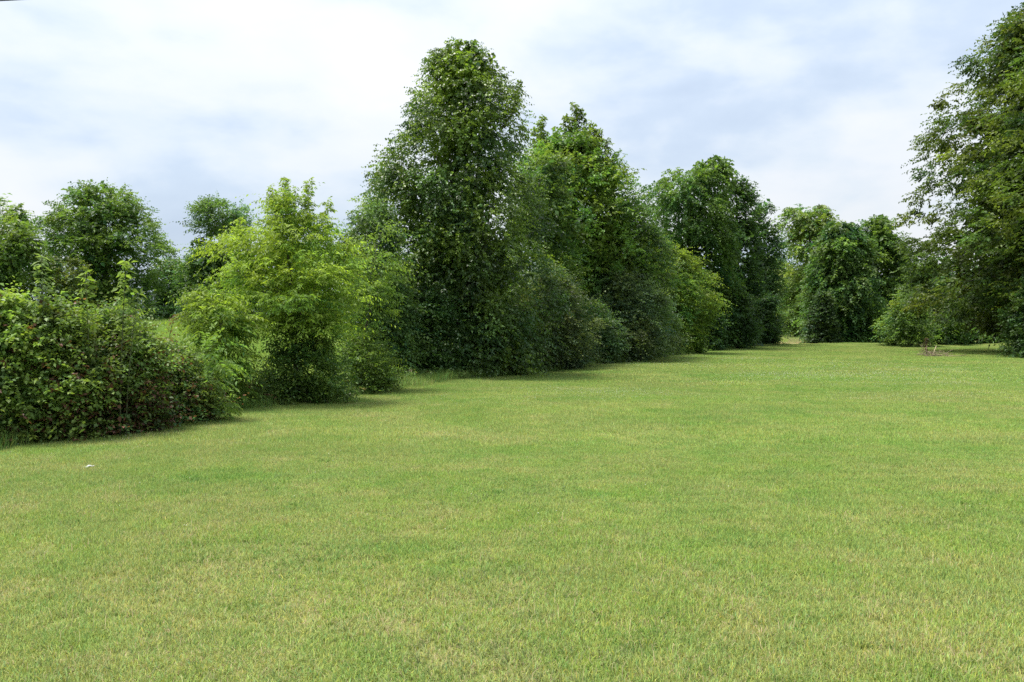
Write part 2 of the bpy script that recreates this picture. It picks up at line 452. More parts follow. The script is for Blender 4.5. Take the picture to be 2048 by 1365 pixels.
        sprays(acc, rng, Oq, Dq, sl * np.repeat(np.linspace(0.95, 0.3, q), 2) * rng.uniform(0.6, 1.2, 2 * q), max(lps - 3, 4), leaf, width, droop, ldroop, jit,
               np.array(tip if tip is not None else col)[None] * gain * 0.9 * rng.uniform(0.8, 1.2, (2 * q, 1)), lvar)
    mt = mat or M_LEAF
    acc.build(crown, mt, root)
    # wood
    wa = Acc()
    bc = np.array(bark)
    def axis(zq):
        l_, r_ = interp(P, np.clip(zq, zb, zt)); c_ = (l_ + r_) / 2
        k_ = np.clip(np.asarray(zq) / max(zt, 0.1), 0, 1); k_ = np.minimum(k_ * 1.5, 1)
        return c_ * k_
    if stems == 0:
        zs = np.linspace(-0.1, zt * top_trunk, 12)
        pts = np.stack([axis(zs) + rng.normal(0, 0.012 * H, 12) * (zs > 0.3), rng.normal(0, 0.012 * H, 12) * (zs > 0.3), zs], 1)
        rad = trunk * (1 - np.linspace(0, 1, 12) * 0.88); rad[0] *= 1.35
        tube(wa, pts, rad, 8, bc)
        order = rng.permutation(n)[:limbs]
        for i in order:
            c = C[i]; dist = math.hypot(c[0] - axis(c[2]), c[1])
            zs0 = min(max(c[2] - dist * (0.75 if up > 0 else 0.1), clear * H), zt * top_trunk * 0.95)
            f = np.clip(zs0 / (zt * top_trunk), 0, 1)
            p0 = np.array([np.interp(zs0, zs, pts[:, 0]), np.interp(zs0, zs, pts[:, 1]), zs0])
            mid = (p0 + c) / 2 + np.array([0, 0, dist * (0.10 if up > 0 else 0.18)]) + rng.normal(0, 0.05 * max(dist, 0.2), 3)
            r0 = max(trunk * (1 - f * 0.88) * limb_r * rng.uniform(0.6, 1.2), 0.006)
            tube(wa, bez(p0, mid, c, 6), np.linspace(r0, r0 * 0.25, 6), 5, bc)
        for pts_ in lead: tube(wa, pts_, np.linspace(0.12 * trunk + 0.008, 0.004, 10), 5, bc)
        for i in range(low_limbs):
            aa = rng.uniform(0, 2 * math.pi); zs0 = rng.uniform(0.10, 0.3) * H
            rl = rr.max() * rng.uniform(0.5, 0.8)
            c = np.array([math.cos(aa) * rl, math.sin(aa) * rl, zs0 - rl * rng.uniform(0.05, 0.35)])
            p0 = np.array([np.interp(zs0, zs, pts[:, 0]), 0, zs0])
            tube(wa, bez(p0, (p0 + c) / 2 + np.array([0, 0, 0.22 * rl]), c, 8), np.linspace(trunk * 0.15, 0.012, 8), 5, bc)
        wa.build('trunk', M_BARK, root, smooth=True)
    else:
        order = rng.permutation(n)[:min(stems, 12)]
        for i in order:
            c = C[i]
            b0 = np.array([c[0] * 0.55 + rng.normal(0, 0.08), c[1] * 0.5 + rng.normal(0, 0.08), -0.05])
            mid = np.array([b0[0] * 0.9 + c[0] * 0.1, b0[1] * 0.9 + c[1] * 0.1, c[2] * 0.65])
            wa = Acc(); tube(wa, bez(b0, mid, c, 6), np.linspace(trunk, trunk * 0.35, 6), 5, bc)
            wa.build('stem', M_BARK, root, smooth=True)
    BUILT[label] = root
    return root

def mirror(c, rows):      # symmetric crown about column c from left hand edges
    return [(y, x, 2 * c - x) for y, x in rows]

# ---- right hand oaks
plant('oak_tree', 'tall dark oak at the right edge of the lawn, its drooping boughs reaching furthest left', 'tree', 48, 2070,
      mirror(2070, [(18, 2030), (48, 2000), (78, 1952), (110, 1932), (160, 1912), (205, 1888), (260, 1866), (330, 1846), (385, 1836), (430, 1832),
                    (480, 1822), (540, 1820), (590, 1812), (625, 1850), (650, 1960)]),
      n=660, cr=1.1, flat=0.5, leaf=0.17, width=0.10, spc=30, lps=9, sl=0.58, droop=0.22, ldroop=0.25, col=(0.056, 0.088, 0.022),
      tip=(0.095, 0.125, 0.026), tipf=0.15, trunk=0.42, limbs=70, surf=0.16, up=-0.1, wild=0.3, depth=1.0, front=0.3, low_limbs=16, rag=0.1, gain=1.3, bark=(0.05, 0.045, 0.038), fill=0.42)
plant('oak_tree', 'yellower oak standing in front, cut off by the right edge of the picture', 'tree', 42, 2165,
      mirror(2165, [(60, 2100), (100, 2055), (160, 2020), (250, 1985), (330, 1962), (420, 1945), (520, 1955), (600, 1985), (650, 2010), (690, 2060)]),
      n=460, cr=0.95, flat=0.5, leaf=0.155, width=0.09, spc=26, lps=9, sl=0.55, droop=0.22, ldroop=0.25, col=(0.068, 0.112, 0.024),
      tip=(0.12, 0.16, 0.03), tipf=0.25, trunk=0.38, limbs=60, surf=0.18, up=-0.05, wild=0.3, depth=1.0, front=0.3, low_limbs=6, rag=0.1, gain=1.3, bark=(0.05, 0.045, 0.038), fill=0.42)
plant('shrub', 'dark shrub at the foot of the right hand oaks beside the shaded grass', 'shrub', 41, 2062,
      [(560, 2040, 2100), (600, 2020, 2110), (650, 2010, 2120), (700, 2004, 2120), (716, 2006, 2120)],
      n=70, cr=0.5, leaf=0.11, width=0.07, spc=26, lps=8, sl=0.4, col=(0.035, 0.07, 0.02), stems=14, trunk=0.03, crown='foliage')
plant('shrub', 'pale green shrub drooping to the grass below the oak boughs', 'shrub', 60, 1805,
      [(590, 1795, 1840), (620, 1775, 1850), (650, 1765, 1850), (690, 1785, 1860)],
      n=70, cr=0.7, leaf=0.15, width=0.08, spc=24, lps=8, sl=0.6, droop=0.5, col=(0.085, 0.135, 0.035), stems=12, trunk=0.03, crown='foliage')
for lab, px_c, a, b, top, dd, c in (
        ('mid green shrub behind the brush pile, under the oak', 1880, 1835, 1930, 628, 64, (0.06, 0.11, 0.03)),
        ('broad leafy shrub under the oak, right of the brush pile', 1960, 1905, 2010, 640, 66, (0.07, 0.12, 0.035)),
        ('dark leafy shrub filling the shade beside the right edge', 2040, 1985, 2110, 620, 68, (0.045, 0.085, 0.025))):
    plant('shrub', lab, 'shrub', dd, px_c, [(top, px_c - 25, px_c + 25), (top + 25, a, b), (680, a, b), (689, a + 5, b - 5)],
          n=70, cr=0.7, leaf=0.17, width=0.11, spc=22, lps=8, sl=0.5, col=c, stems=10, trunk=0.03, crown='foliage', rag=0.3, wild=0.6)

# ---- trees right of the gap
plant('deciduous_tree', 'vine hung tree with dark base just right of the hay field gap', 'tree', 72, 1665,
      [(450, 1655, 1700), (480, 1640, 1725), (520, 1625, 1740), (580, 1620, 1745), (630, 1612, 1750), (670, 1618, 1745), (690, 1625, 1740)],
      n=210, cr=1.0, flat=0.7, leaf=0.2, width=0.13, spc=24, lps=9, sl=0.75, droop=0.6, ldroop=0.5, col=(0.05, 0.098, 0.027),
      tip=(0.09, 0.14, 0.04), tipf=0.2, trunk=0.3, limbs=40, depth=1.0, up=0.1)
plant('deciduous_tree', 'round topped tree between the vine hung tree and the oaks', 'tree', 76, 1755,
      [(438, 1735, 1775), (460, 1705, 1800), (500, 1690, 1815), (570, 1690, 1820), (640, 1700, 1825), (690, 1710, 1820)],
      n=200, cr=1.05, flat=0.7, leaf=0.21, width=0.13, spc=24, lps=9, sl=0.75, droop=0.4, ldroop=0.4, col=(0.058, 0.105, 0.028),
      trunk=0.3, limbs=40, depth=1.0, up=0.2)
plant('deciduous_tree', 'pale green sparse topped tree behind the hay field gap', 'tree', 95, 1610,
      [(412, 1585, 1640), (440, 1562, 1668), (480, 1570, 1680), (540, 1560, 1700), (600, 1550, 1700), (650, 1560, 1690), (672, 1570, 1690)],
      n=230, cr=1.25, flat=0.75, leaf=0.25, width=0.15, spc=17, lps=9, sl=0.95, droop=0.45, ldroop=0.4, col=(0.10, 0.15, 0.042),
      trunk=0.35, limbs=50, depth=1.0, up=0.3, wild=1.0, bark=(0.2, 0.18, 0.15))
plant('deciduous_tree', 'far dark tree closing the view behind the pale sparse tree', 'tree', 118, 1650,
      [(500, 1610, 1720), (560, 1560, 1760), (620, 1550, 1770), (668, 1550, 1770)],
      n=120, cr=1.7, leaf=0.34, width=0.2, spc=18, lps=8, sl=1.1, col=(0.04, 0.085, 0.025), trunk=0.35, limbs=20, depth=0.7)
plant('deciduous_tree', 'far green tree seen between the sparse tree and the vine tangled poplar', 'tree', 112, 1540,
      [(520, 1525, 1560), (560, 1500, 1590), (620, 1490, 1600), (668, 1490, 1600)],
      n=90, cr=1.6, leaf=0.33, width=0.2, spc=18, lps=8, sl=1.1, col=(0.055, 0.1, 0.028), trunk=0.35, limbs=20, depth=0.8)
plant('shrub', 'ivy covered dark shrub at the right end of the hay field gap', 'shrub', 68, 1640,
      [(590, 1632, 1655), (630, 1622, 1665), (665, 1616, 1672), (690, 1618, 1672)],
      n=60, cr=0.6, leaf=0.14, width=0.1, spc=26, lps=8, sl=0.4, col=(0.03, 0.055, 0.02), stems=10, trunk=0.04, crown='foliage')

# ---- hedgerow from the far end to the near end
plant('deciduous_tree', 'slender sparse tree at the far end of the hedgerow, left of the gap', 'tree', 64, 1525,
      [(418, 1518, 1540), (450, 1502, 1552), (500, 1500, 1556), (560, 1495, 1552), (620, 1480, 1555), (690, 1500, 1556)],
      n=120, cr=0.75, leaf=0.17, width=0.1, spc=19, lps=8, sl=0.7, col=(0.055, 0.10, 0.034), trunk=0.18, limbs=40, up=0.5, wild=0.8)
plant('deciduous_tree', 'darker tree leaning on the right of the tall vine tangled tree', 'tree', 60, 1470,
      [(362, 1455, 1485), (390, 1440, 1502), (440, 1440, 1508), (520, 1440, 1515), (600, 1440, 1515), (690, 1450, 1510)],
      n=150, cr=0.8, leaf=0.16, width=0.1, spc=24, lps=9, sl=0.65, col=(0.045, 0.085, 0.027), trunk=0.22, limbs=40, up=0.3)
plant('deciduous_tree', 'tall vine tangled tree with two lobed top midway down the hedgerow', 'tree', 56, 1385,
      [(325, 1415, 1448), (338, 1390, 1452), (346, 1310, 1450), (365, 1282, 1450), (400, 1265, 1458), (450, 1265, 1470), (520, 1310, 1475), (600, 1330, 1475), (660, 1340, 1470), (695, 1360, 1465)],
      n=300, cr=0.85, flat=0.9, leaf=0.15, width=0.095, spc=25, lps=9, sl=0.65, droop=0.7, ldroop=0.6, col=(0.05, 0.10, 0.025),
      tip=(0.085, 0.14, 0.03), tipf=0.18, trunk=0.28, limbs=50, up=0.15, front=0.25)
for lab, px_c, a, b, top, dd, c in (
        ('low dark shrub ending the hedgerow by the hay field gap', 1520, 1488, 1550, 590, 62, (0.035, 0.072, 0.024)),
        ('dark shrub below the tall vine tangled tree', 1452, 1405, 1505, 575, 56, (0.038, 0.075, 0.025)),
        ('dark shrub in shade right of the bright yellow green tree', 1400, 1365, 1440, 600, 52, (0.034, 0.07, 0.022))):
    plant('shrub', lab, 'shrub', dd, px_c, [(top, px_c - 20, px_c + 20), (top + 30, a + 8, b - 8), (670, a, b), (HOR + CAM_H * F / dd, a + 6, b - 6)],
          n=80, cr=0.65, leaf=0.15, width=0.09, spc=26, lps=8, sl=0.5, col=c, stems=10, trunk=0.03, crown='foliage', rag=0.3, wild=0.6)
plant('deciduous_tree', 'bright yellow green tree among darker hedgerow trees', 'tree', 47, 1345,
      [(478, 1295, 1335), (510, 1275, 1385), (550, 1265, 1420), (600, 1265, 1428), (650, 1270, 1420), (690, 1280, 1405), (705, 1300, 1390)],
      n=170, cr=0.7, flat=0.5, leaf=0.13, width=0.062, spc=26, lps=10, sl=0.65, droop=0.3, ldroop=0.4, col=(0.075, 0.125, 0.026),
      tip=(0.13, 0.18, 0.032), tipf=0.25, trunk=0.14, limbs=40, up=0.1, wild=1.0, mat=M_LEAF_THIN, front=0.3)
plant('deciduous_tree', 'tall light green tree with two pointed leaders behind the biggest hedgerow tree', 'tree', 39, 1165,
      [(272, 1110, 1185), (292, 1070, 1215), (315, 1030, 1240), (340, 1015, 1258), (390, 1010, 1285), (450, 1010, 1300), (540, 1030, 1310), (640, 1040, 1310)],
      n=300, cr=0.75, flat=0.9, leaf=0.13, width=0.07, spc=24, lps=10, sl=0.6, droop=0.35, ldroop=0.5, col=(0.075, 0.135, 0.028),
      tip=(0.115, 0.165, 0.03), tipf=0.3, trunk=0.2, limbs=60, up=0.7, wild=0.6, front=0.2, leaders=[(1148, 208, 330), (1165, 225, 330), (1130, 232, 330), (1185, 250, 340), (1085, 236, 340), (1070, 258, 340), (1200, 268, 350), (1230, 310, 390), (1155, 218, 330), (1140, 240, 330), (1078, 250, 345), (1110, 262, 345), (1192, 262, 345), (1215, 285, 360)])
plant('deciduous_tree', 'dark olive tree filling the hedgerow right of the biggest tree', 'tree', 40, 1240,
      [(400, 1220, 1270), (430, 1190, 1300), (500, 1150, 1325), (580, 1140, 1335), (650, 1140, 1325), (700, 1160, 1310), (715, 1180, 1300)],
      n=290, cr=0.65, flat=0.6, leaf=0.11, width=0.06, spc=26, lps=9, sl=0.55, droop=0.3, ldroop=0.3, col=(0.055, 0.098, 0.028),
      trunk=0.16, limbs=50, up=0.15, front=0.35, wild=0.8)
plant('shrub', 'grey green shrub arching out over the lawn, right of the biggest tree', 'shrub', 37, 1262,
      [(545, 1225, 1270), (580, 1190, 1305), (630, 1170, 1325), (680, 1165, 1330), (715, 1180, 1300), (724, 1190, 1285)],
      n=170, cr=0.5, flat=0.7, leaf=0.09, width=0.042, spc=30, lps=10, sl=0.55, droop=0.35, ldroop=0.2, rag=0.3, col=(0.066, 0.10, 0.045),
      stems=24, trunk=0.03, crown='foliage', front=0.35, wild=1.0)
plant('shrub', 'grey green shrub at the right foot of the biggest tree', 'shrub', 31, 1095,
      [(540, 1070, 1115), (580, 1030, 1150), (640, 1010, 1180), (700, 1000, 1180), (735, 1010, 1160), (742, 1020, 1140)],
      n=170, cr=0.45, flat=0.8, leaf=0.08, width=0.042, spc=30, lps=10, sl=0.48, droop=0.35, ldroop=0.2, rag=0.3, col=(0.066, 0.096, 0.042),
      stems=24, trunk=0.03, crown='foliage', front=0.35, wild=0.7)
plant('deciduous_tree', 'dark green tree pressed against the right side of the biggest tree', 'tree', 33, 1095,
      [(300, 1065, 1110), (340, 1040, 1130), (400, 1025, 1150), (480, 1020, 1165), (560, 1025, 1175), (640, 1030, 1175), (715, 1050, 1160)],
      n=130, cr=0.6, flat=0.85, leaf=0.1, width=0.06, spc=26, lps=8, sl=0.45, droop=0.4, ldroop=0.5, col=(0.058, 0.102, 0.03),
      tip=(0.095, 0.145, 0.03), tipf=0.25, trunk=0.12, limbs=40, up=0.3, wild=0.4)
for lab, px_c, a, b, top, dd in (
        ('low shrub at the lawn edge between the two grey green shrubs', 1185, 1125, 1235, 610, 34.5),
        ('low shrub at the lawn edge left of the bright yellow green tree', 1310, 1265, 1360, 600, 43)):
    plant('shrub', lab, 'shrub', dd, px_c, [(top, px_c - 25, px_c + 25), (top + 30, a + 10, b - 10), (680, a, b), (HOR + CAM_H * F / dd, a + 8, b - 8)],
          n=70, cr=0.5, leaf=0.1, width=0.055, spc=24, lps=8, sl=0.45, col=(0.055, 0.095, 0.032), stems=8, trunk=0.025, crown='foliage', rag=0.3, wild=0.8)
plant('pear_tree', 'biggest tree of the hedgerow, dark glossy crown tapering to a rounded top', 'tree', 27.5, 935,
      [(104, 890, 965), (122, 862, 988), (155, 840, 1010), (180, 826, 1055), (215, 815, 1066), (255, 802, 1055), (290, 775, 1045), (330, 748, 1055),
       (370, 732, 1075), (420, 738, 1095), (470, 740, 1115), (530, 742, 1120), (600, 755, 1120), (660, 778, 1115), (720, 805, 1100), (752, 825, 1070)],
      n=430, cr=0.72, flat=0.9, leaf=0.074, width=0.052, spc=49, lps=8, sl=0.33, droop=0.45, ldroop=0.7, jit=0.4, col=(0.046, 0.082, 0.023),
      tip=(0.10, 0.15, 0.024), tipf=0.3, trunk=0.2, limbs=90, surf=0.17, up=0.2, mat=M_LEAF_GLOSSY, front=0.4, rag=0.1, fill=0.36, cvar=0.24, gain=1.8, leaders=[(918, 86, 160), (935, 90, 160), (950, 88, 150), (878, 108, 180), (1040, 165, 240)])
plant('shrub', 'dark leafy shrub at the left foot of the biggest tree', 'shrub', 25.5, 850,
      [(585, 815, 880), (630, 790, 905), (690, 785, 925), (740, 800, 920), (762, 815, 900)],
      n=120, cr=0.42, leaf=0.075, width=0.045, spc=28, lps=8, sl=0.4, col=(0.045, 0.09, 0.026), stems=20, trunk=0.025, crown='foliage', mat=M_LEAF_GLOSSY, front=0.3)
plant('deciduous_tree', 'slim dark tree squeezed between the yellow green sapling and the biggest tree', 'tree', 24, 748,
      [(415, 735, 765), (445, 690, 790), (500, 690, 795), (570, 705, 810), (640, 715, 820), (700, 715, 815), (745, 725, 790)],
      n=190, cr=0.42, flat=0.85, leaf=0.08, width=0.05, spc=24, lps=8, sl=0.42, droop=0.4, ldroop=0.5, col=(0.06, 0.105, 0.036),
      trunk=0.07, limbs=50, up=0.4, clear=0.2)
plant('sapling', 'light green sapling with drooping leaves, left of the slim dark tree', 'tree', 20.5, 722,
      [(455, 745, 775), (500, 710, 790), (560, 700, 785), (620, 712, 775), (680, 700, 780), (740, 715, 765), (775, 720, 750)],
      n=56, cr=0.34, flat=0.45, leaf=0.08, width=0.032, spc=18, lps=10, sl=0.5, droop=0.35, ldroop=0.7, col=(0.085, 0.135, 0.032),
      trunk=0.04, limbs=40, up=0.3, mat=M_LEAF_THIN, wild=0.7)
plant('sapling', 'tall yellow green sapling with a feathery pointed top left of the biggest tree', 'tree', 17.5, 590,
      [(400, 565, 615), (440, 530, 640), (470, 480, 665), (500, 455, 690), (540, 448, 712), (590, 460, 720), (630, 490, 712),
       (670, 530, 700), (700, 560, 660)],
      n=150, cr=0.38, flat=0.42, leaf=0.07, width=0.028, spc=21, lps=12, sl=0.46, droop=0.35, ldroop=0.7, jit=0.3, col=(0.132, 0.198, 0.036),
      tip=(0.18, 0.245, 0.042), tipf=0.3, trunk=0.065, limbs=90, surf=0.45, up=0.35, mat=M_LEAF_THIN, wild=1.2, clear=0.15, limb_r=0.4, cvar=0.12, rag=0.28, leaders=[(562, 350, 450), (575, 385, 470), (622, 366, 450), (548, 378, 470), (655, 402, 470), (480, 440, 510), (700, 480, 560)])
plant('shrub', 'dense dark green bush at the foot of the tall yellow green sapling', 'shrub', 17.3, 605,
      [(640, 585, 620), (690, 555, 655), (740, 535, 680), (785, 545, 675), (808, 560, 650)],
      rag=0.35, wild=1.0, n=90, cr=0.26, leaf=0.055, width=0.034, spc=26, lps=9, sl=0.34, col=(0.07, 0.12, 0.027), stems=20, trunk=0.018, crown='foliage', front=0.3)
plant('sapling', 'small yellow green sapling between the bramble hedge and the tall sapling', 'tree', 15.8, 432,
      [(588, 395, 470), (610, 368, 492), (640, 385, 498), (680, 395, 490), (730, 395, 485), (790, 400, 480), (825, 420, 465)],
      n=85, cr=0.28, flat=0.5, leaf=0.075, width=0.03, spc=17, lps=12, sl=0.4, droop=0.4, ldroop=0.7, jit=0.3, col=(0.115, 0.175, 0.034),
      tip=(0.15, 0.21, 0.038), tipf=0.3, trunk=0.035, limbs=50, surf=0.4, up=0.3, mat=M_LEAF_THIN, wild=0.8, clear=0.1)
plant('shrub', 'tangled olive brush filling the gap left of the tall sapling', 'shrub', 16.5, 500,
      [(735, 470, 530), (760, 450, 555), (795, 448, 560), (822, 455, 550)],
      n=40, cr=0.28, leaf=0.06, width=0.026, spc=14, lps=9, sl=0.36, col=(0.075, 0.115, 0.03), stems=24, trunk=0.012, crown='foliage', dead=0.05, wild=0.8)
plant('shrub', 'thin green brush right of the tall sapling, against the lawn', 'shrub', 20, 730,
      [(680, 700, 760), (720, 690, 775), (760, 690, 790), (782, 700, 780)],
      n=60, cr=0.3, leaf=0.06, width=0.03, spc=20, lps=8, sl=0.36, col=(0.08, 0.13, 0.03), stems=24, trunk=0.012, crown='foliage', wild=0.8)

# ---- near bramble hedge
HG = 'shrubs of the near bramble hedge'
plant('shrub', 'bushy bramble hedge shrub cut off by the left edge', 'shrub', 11.6, 10,
      [(596, -5, 22), (650, -50, 75), (700, -80, 110), (780, -80, 115), (850, -80, 110), (888, -70, 95)],
      n=175, cr=0.22, leaf=0.058, width=0.04, spc=28, lps=8, sl=0.26, col=(0.085, 0.125, 0.032), tip=(0.115, 0.18, 0.045), tipf=0.2, stems=30, trunk=0.014, crown='foliage', dead=0.13, front=0.3, group=HG, depth=0.8, rag=0.32, wild=1.5, gain=2.0, fill=0.12, surf=0.4)
plant('shrub', 'dense bramble hedge shrub under the leftmost tall shoot', 'shrub', 11.9, 125,
      [(612, 90, 122), (665, 60, 190), (720, 42, 222), (800, 35, 225), (860, 45, 215), (884, 60, 205)],
      n=175, cr=0.22, leaf=0.055, width=0.036, spc=28, lps=8, sl=0.26, col=(0.08, 0.118, 0.03), tip=(0.11, 0.17, 0.045), tipf=0.2, stems=30, trunk=0.014, crown='foliage', dead=0.2, front=0.3, group=HG, depth=0.8, rag=0.32, wild=1.5, gain=2.0, fill=0.12, surf=0.4)
plant('shrub', 'bramble hedge shrub with reddish dead leaves low down', 'shrub', 12.5, 245,
      [(618, 215, 240), (672, 178, 290), (730, 158, 330), (790, 155, 335), (845, 165, 320), (872, 180, 305)],
      n=190, cr=0.25, leaf=0.052, width=0.031, spc=26, lps=8, sl=0.27, col=(0.076, 0.112, 0.03), tip=(0.10, 0.165, 0.045), tipf=0.18, stems=30, trunk=0.014, crown='foliage', dead=0.28, front=0.3, group=HG, depth=0.8, rag=0.32, wild=1.5, gain=2.0, fill=0.12, surf=0.4)
plant('shrub', 'lower bramble shrub at the right end of the near hedge', 'shrub', 13.6, 350,
      [(702, 310, 350), (722, 288, 395), (760, 275, 420), (800, 275, 425), (842, 290, 410)],
      n=140, cr=0.24, leaf=0.05, width=0.03, spc=24, lps=8, sl=0.27, col=(0.074, 0.108, 0.03), stems=26, trunk=0.014, crown='foliage', dead=0.24, front=0.3, group=HG, depth=0.8, rag=0.32, wild=1.5, gain=2.0, fill=0.12, surf=0.4)
plant('sumac', 'light green sumac with drooping feathered leaves at the end of the near hedge', 'shrub', 13.7, 402,
      [(688, 385, 420), (730, 365, 445), (780, 350, 455), (820, 350, 440), (838, 365, 425)],
      n=26, cr=0.2, flat=0.5, leaf=0.085, width=0.028, spc=7, lps=17, sl=0.48, droop=0.45, ldroop=0.35, jit=0.12, col=(0.105, 0.165, 0.038), stems=10, trunk=0.012, crown='foliage', mat=M_LEAF_THIN, front=0.5, cvar=0.1)

def shoot(label, d, px, y_top, y_base, lean, col, leaf=0.11, seed=0, whorl=24):
    rng = np.random.default_rng(900 + seed)
    x0, y0, z0 = at(px, d)
    root = empty('young_shoot', (x0, y0, z0), label, 'plant', 'young shoots above the near hedge')
    zt = CAM_H - (y_top - HOR) / F * d - z0
    zb = CAM_H - (y_base - HOR) / F * d - z0
    pts = bez(np.array([0, 0, -0.03]), np.array([lean * 0.2, 0, zt * 0.6]), np.array([lean, 0, zt]), 12)
    wa = Acc(); tube(wa, pts, np.linspace(0.012, 0.003, 12), 5, (0.09, 0.10, 0.05))
    zz = np.linspace(zb, zt, whorl); O = np.stack([np.interp(zz, pts[:, 2], pts[:, i]) for i in range(3)], 1)
    acc = Acc()
    for k in range(2):
        a_ = np.arange(whorl) * 1.571 + k * math.pi + rng.normal(0, 0.3, whorl)
        D = norm(np.stack([np.cos(a_), np.sin(a_), np.full(whorl, 0.55) + rng.normal(0, 0.2, whorl)], 1))
        Ls = np.linspace(0.16, 0.05, whorl) * rng.uniform(0.6, 1.2, whorl)
        sprays(acc, rng, O, D, Ls, 4, leaf, leaf * 0.42, 0.3, 0.35, 0.25, np.array(col)[None] * rng.uniform(0.85, 1.2, (whorl, 1)), 0.12)
    wa.build('stem', M_BARK, root, smooth=True); acc.build('leaves', M_LEAF_THIN, root)
    return root
shoot('leftmost tall leafy shoot standing above the near hedge', 11.6, 88, 515, 660, -0.02, (0.17, 0.235, 0.09), 0.105, 1, 18)
shoot('short bright shoot in the middle above the near hedge', 11.7, 180, 548, 660, -0.06, (0.20, 0.29, 0.06), 0.11, 2, 12)
shoot('tall double leaved shoot above the hedge leaning right', 11.9, 238, 525, 670, 0.12, (0.19, 0.27, 0.07), 0.11, 3, 17)
shoot('lower arching shoot right of the tall leaning shoot', 11.9, 250, 590, 690, 0.2, (0.17, 0.24, 0.07), 0.10, 4, 13)
shoot('slanting brown leaved spray at the right end of the near hedge', 13.4, 318, 632, 700, 0.25, (0.13, 0.075, 0.04), 0.06, 5, 10)

# ---- left background
plant('deciduous_tree', 'large round dark tree across the meadow on the left', 'tree', 76, 215,
      [(376, 180, 230), (395, 140, 275), (420, 105, 312), (450, 88, 322), (490, 92, 330), (530, 105, 318), (580, 115, 315), (635, 125, 312)],
      n=260, cr=1.15, flat=0.7, leaf=0.21, width=0.12, spc=24, lps=9, sl=0.85, droop=0.3, ldroop=0.3, col=(0.062, 0.112, 0.028),
      tip=(0.09, 0.14, 0.03), tipf=0.2, trunk=0.4, limbs=70, depth=1.0, up=0.25, surf=0.25, wild=0.7)
plant('deciduous_tree', 'pale thin crowned tree behind the left edge of the meadow', 'tree', 92, 15,
      [(402, -10, 45), (425, -40, 64), (470, -50, 68), (530, -45, 75), (630, -40, 70)],
      n=120, cr=1.3, leaf=0.24, width=0.14, spc=16, lps=8, sl=0.95, col=(0.085, 0.13, 0.045), trunk=0.3, limbs=40, up=0.4, wild=0.8)
plant('deciduous_tree', 'yellowish green bushy tree at the left edge beyond the hedge', 'tree', 66, 20,
      [(445, -20, 50), (475, -50, 88), (530, -60, 92), (590, -60, 90), (640, -50, 85)],
      n=130, cr=1.0, leaf=0.18, width=0.11, spc=24, lps=8, sl=0.7, col=(0.075, 0.115, 0.024), trunk=0.25, limbs=30, up=0.2)
plant('shrub', 'small olive bush in front of the large round dark tree', 'shrub', 68, 125,
      [(518, 105, 150), (545, 80, 168), (590, 70, 172), (635, 75, 165)],
      n=70, cr=0.9, leaf=0.18, width=0.11, spc=24, lps=8, sl=0.6, col=(0.08, 0.11, 0.03), stems=12, trunk=0.05, crown='foliage')
plant('deciduous_tree', 'small flat topped tree on a bare stem beyond the meadow', 'tree', 62, 448,
      [(400, 425, 465), (415, 392, 500), (435, 380, 518), (458, 392, 500), (470, 420, 478)],
      n=70, cr=0.75, flat=0.6, leaf=0.15, width=0.09, spc=22, lps=8, sl=0.65, col=(0.068, 0.12, 0.036), trunk=0.3, limbs=50, up=0.4, wild=0.8, limb_r=0.4)
plant('deciduous_tree', 'dark lower tree round the foot of the flat topped tree', 'tree', 60, 430,
      [(488, 390, 430), (515, 365, 500), (560, 358, 530), (610, 362, 530), (640, 370, 520)],
      n=130, cr=0.9, leaf=0.17, width=0.1, spc=25, lps=8, sl=0.65, col=(0.05, 0.095, 0.024), trunk=0.2, limbs=30, up=0.2)
plant('deciduous_tree', 'hazy distant tree low between the round tree and the flat topped tree', 'tree', 115, 340,
      [(522, 325, 360), (545, 300, 390), (600, 290, 400), (642, 290, 400)],
      n=100, cr=1.5, leaf=0.3, width=0.18, spc=20, lps=8, sl=1.0, col=(0.065, 0.11, 0.04), trunk=0.3, limbs=30, up=0.3)
plant('deciduous_tree', 'mid green tree behind the tall yellow green sapling', 'tree', 72, 610,
      [(480, 570, 650), (520, 530, 690), (580, 520, 700), (642, 525, 695)],
      n=140, cr=1.1, leaf=0.2, width=0.12, spc=24, lps=8, sl=0.75, col=(0.05, 0.095, 0.027), trunk=0.25, limbs=30, up=0.2)
SRC = plant('deciduous_tree', 'far tree of the wood beyond the meadow, behind the hedgerow', 'tree', 105, 740,
      [(500, 715, 765), (540, 680, 800), (600, 670, 810), (645, 675, 805)],
      n=110, cr=1.4, leaf=0.3, width=0.19, spc=18, lps=8, sl=1.0, col=(0.055, 0.10, 0.03), trunk=0.3, limbs=20, up=0.2, group='far wood behind the hedgerow')
def copy_tree(src, loc, rz, sc):
    c = src.copy(); COL.objects.link(c); c.location = loc; c.rotation_euler = (0, 0, rz); c.scale = (sc, sc, sc)
    for ch in src.children:
        k = ch.copy(); COL.objects.link(k); k.parent = c
    return c
rg = random.Random(5)
SRC['label'] = 'far wood tree seen past the slim dark hedgerow tree'
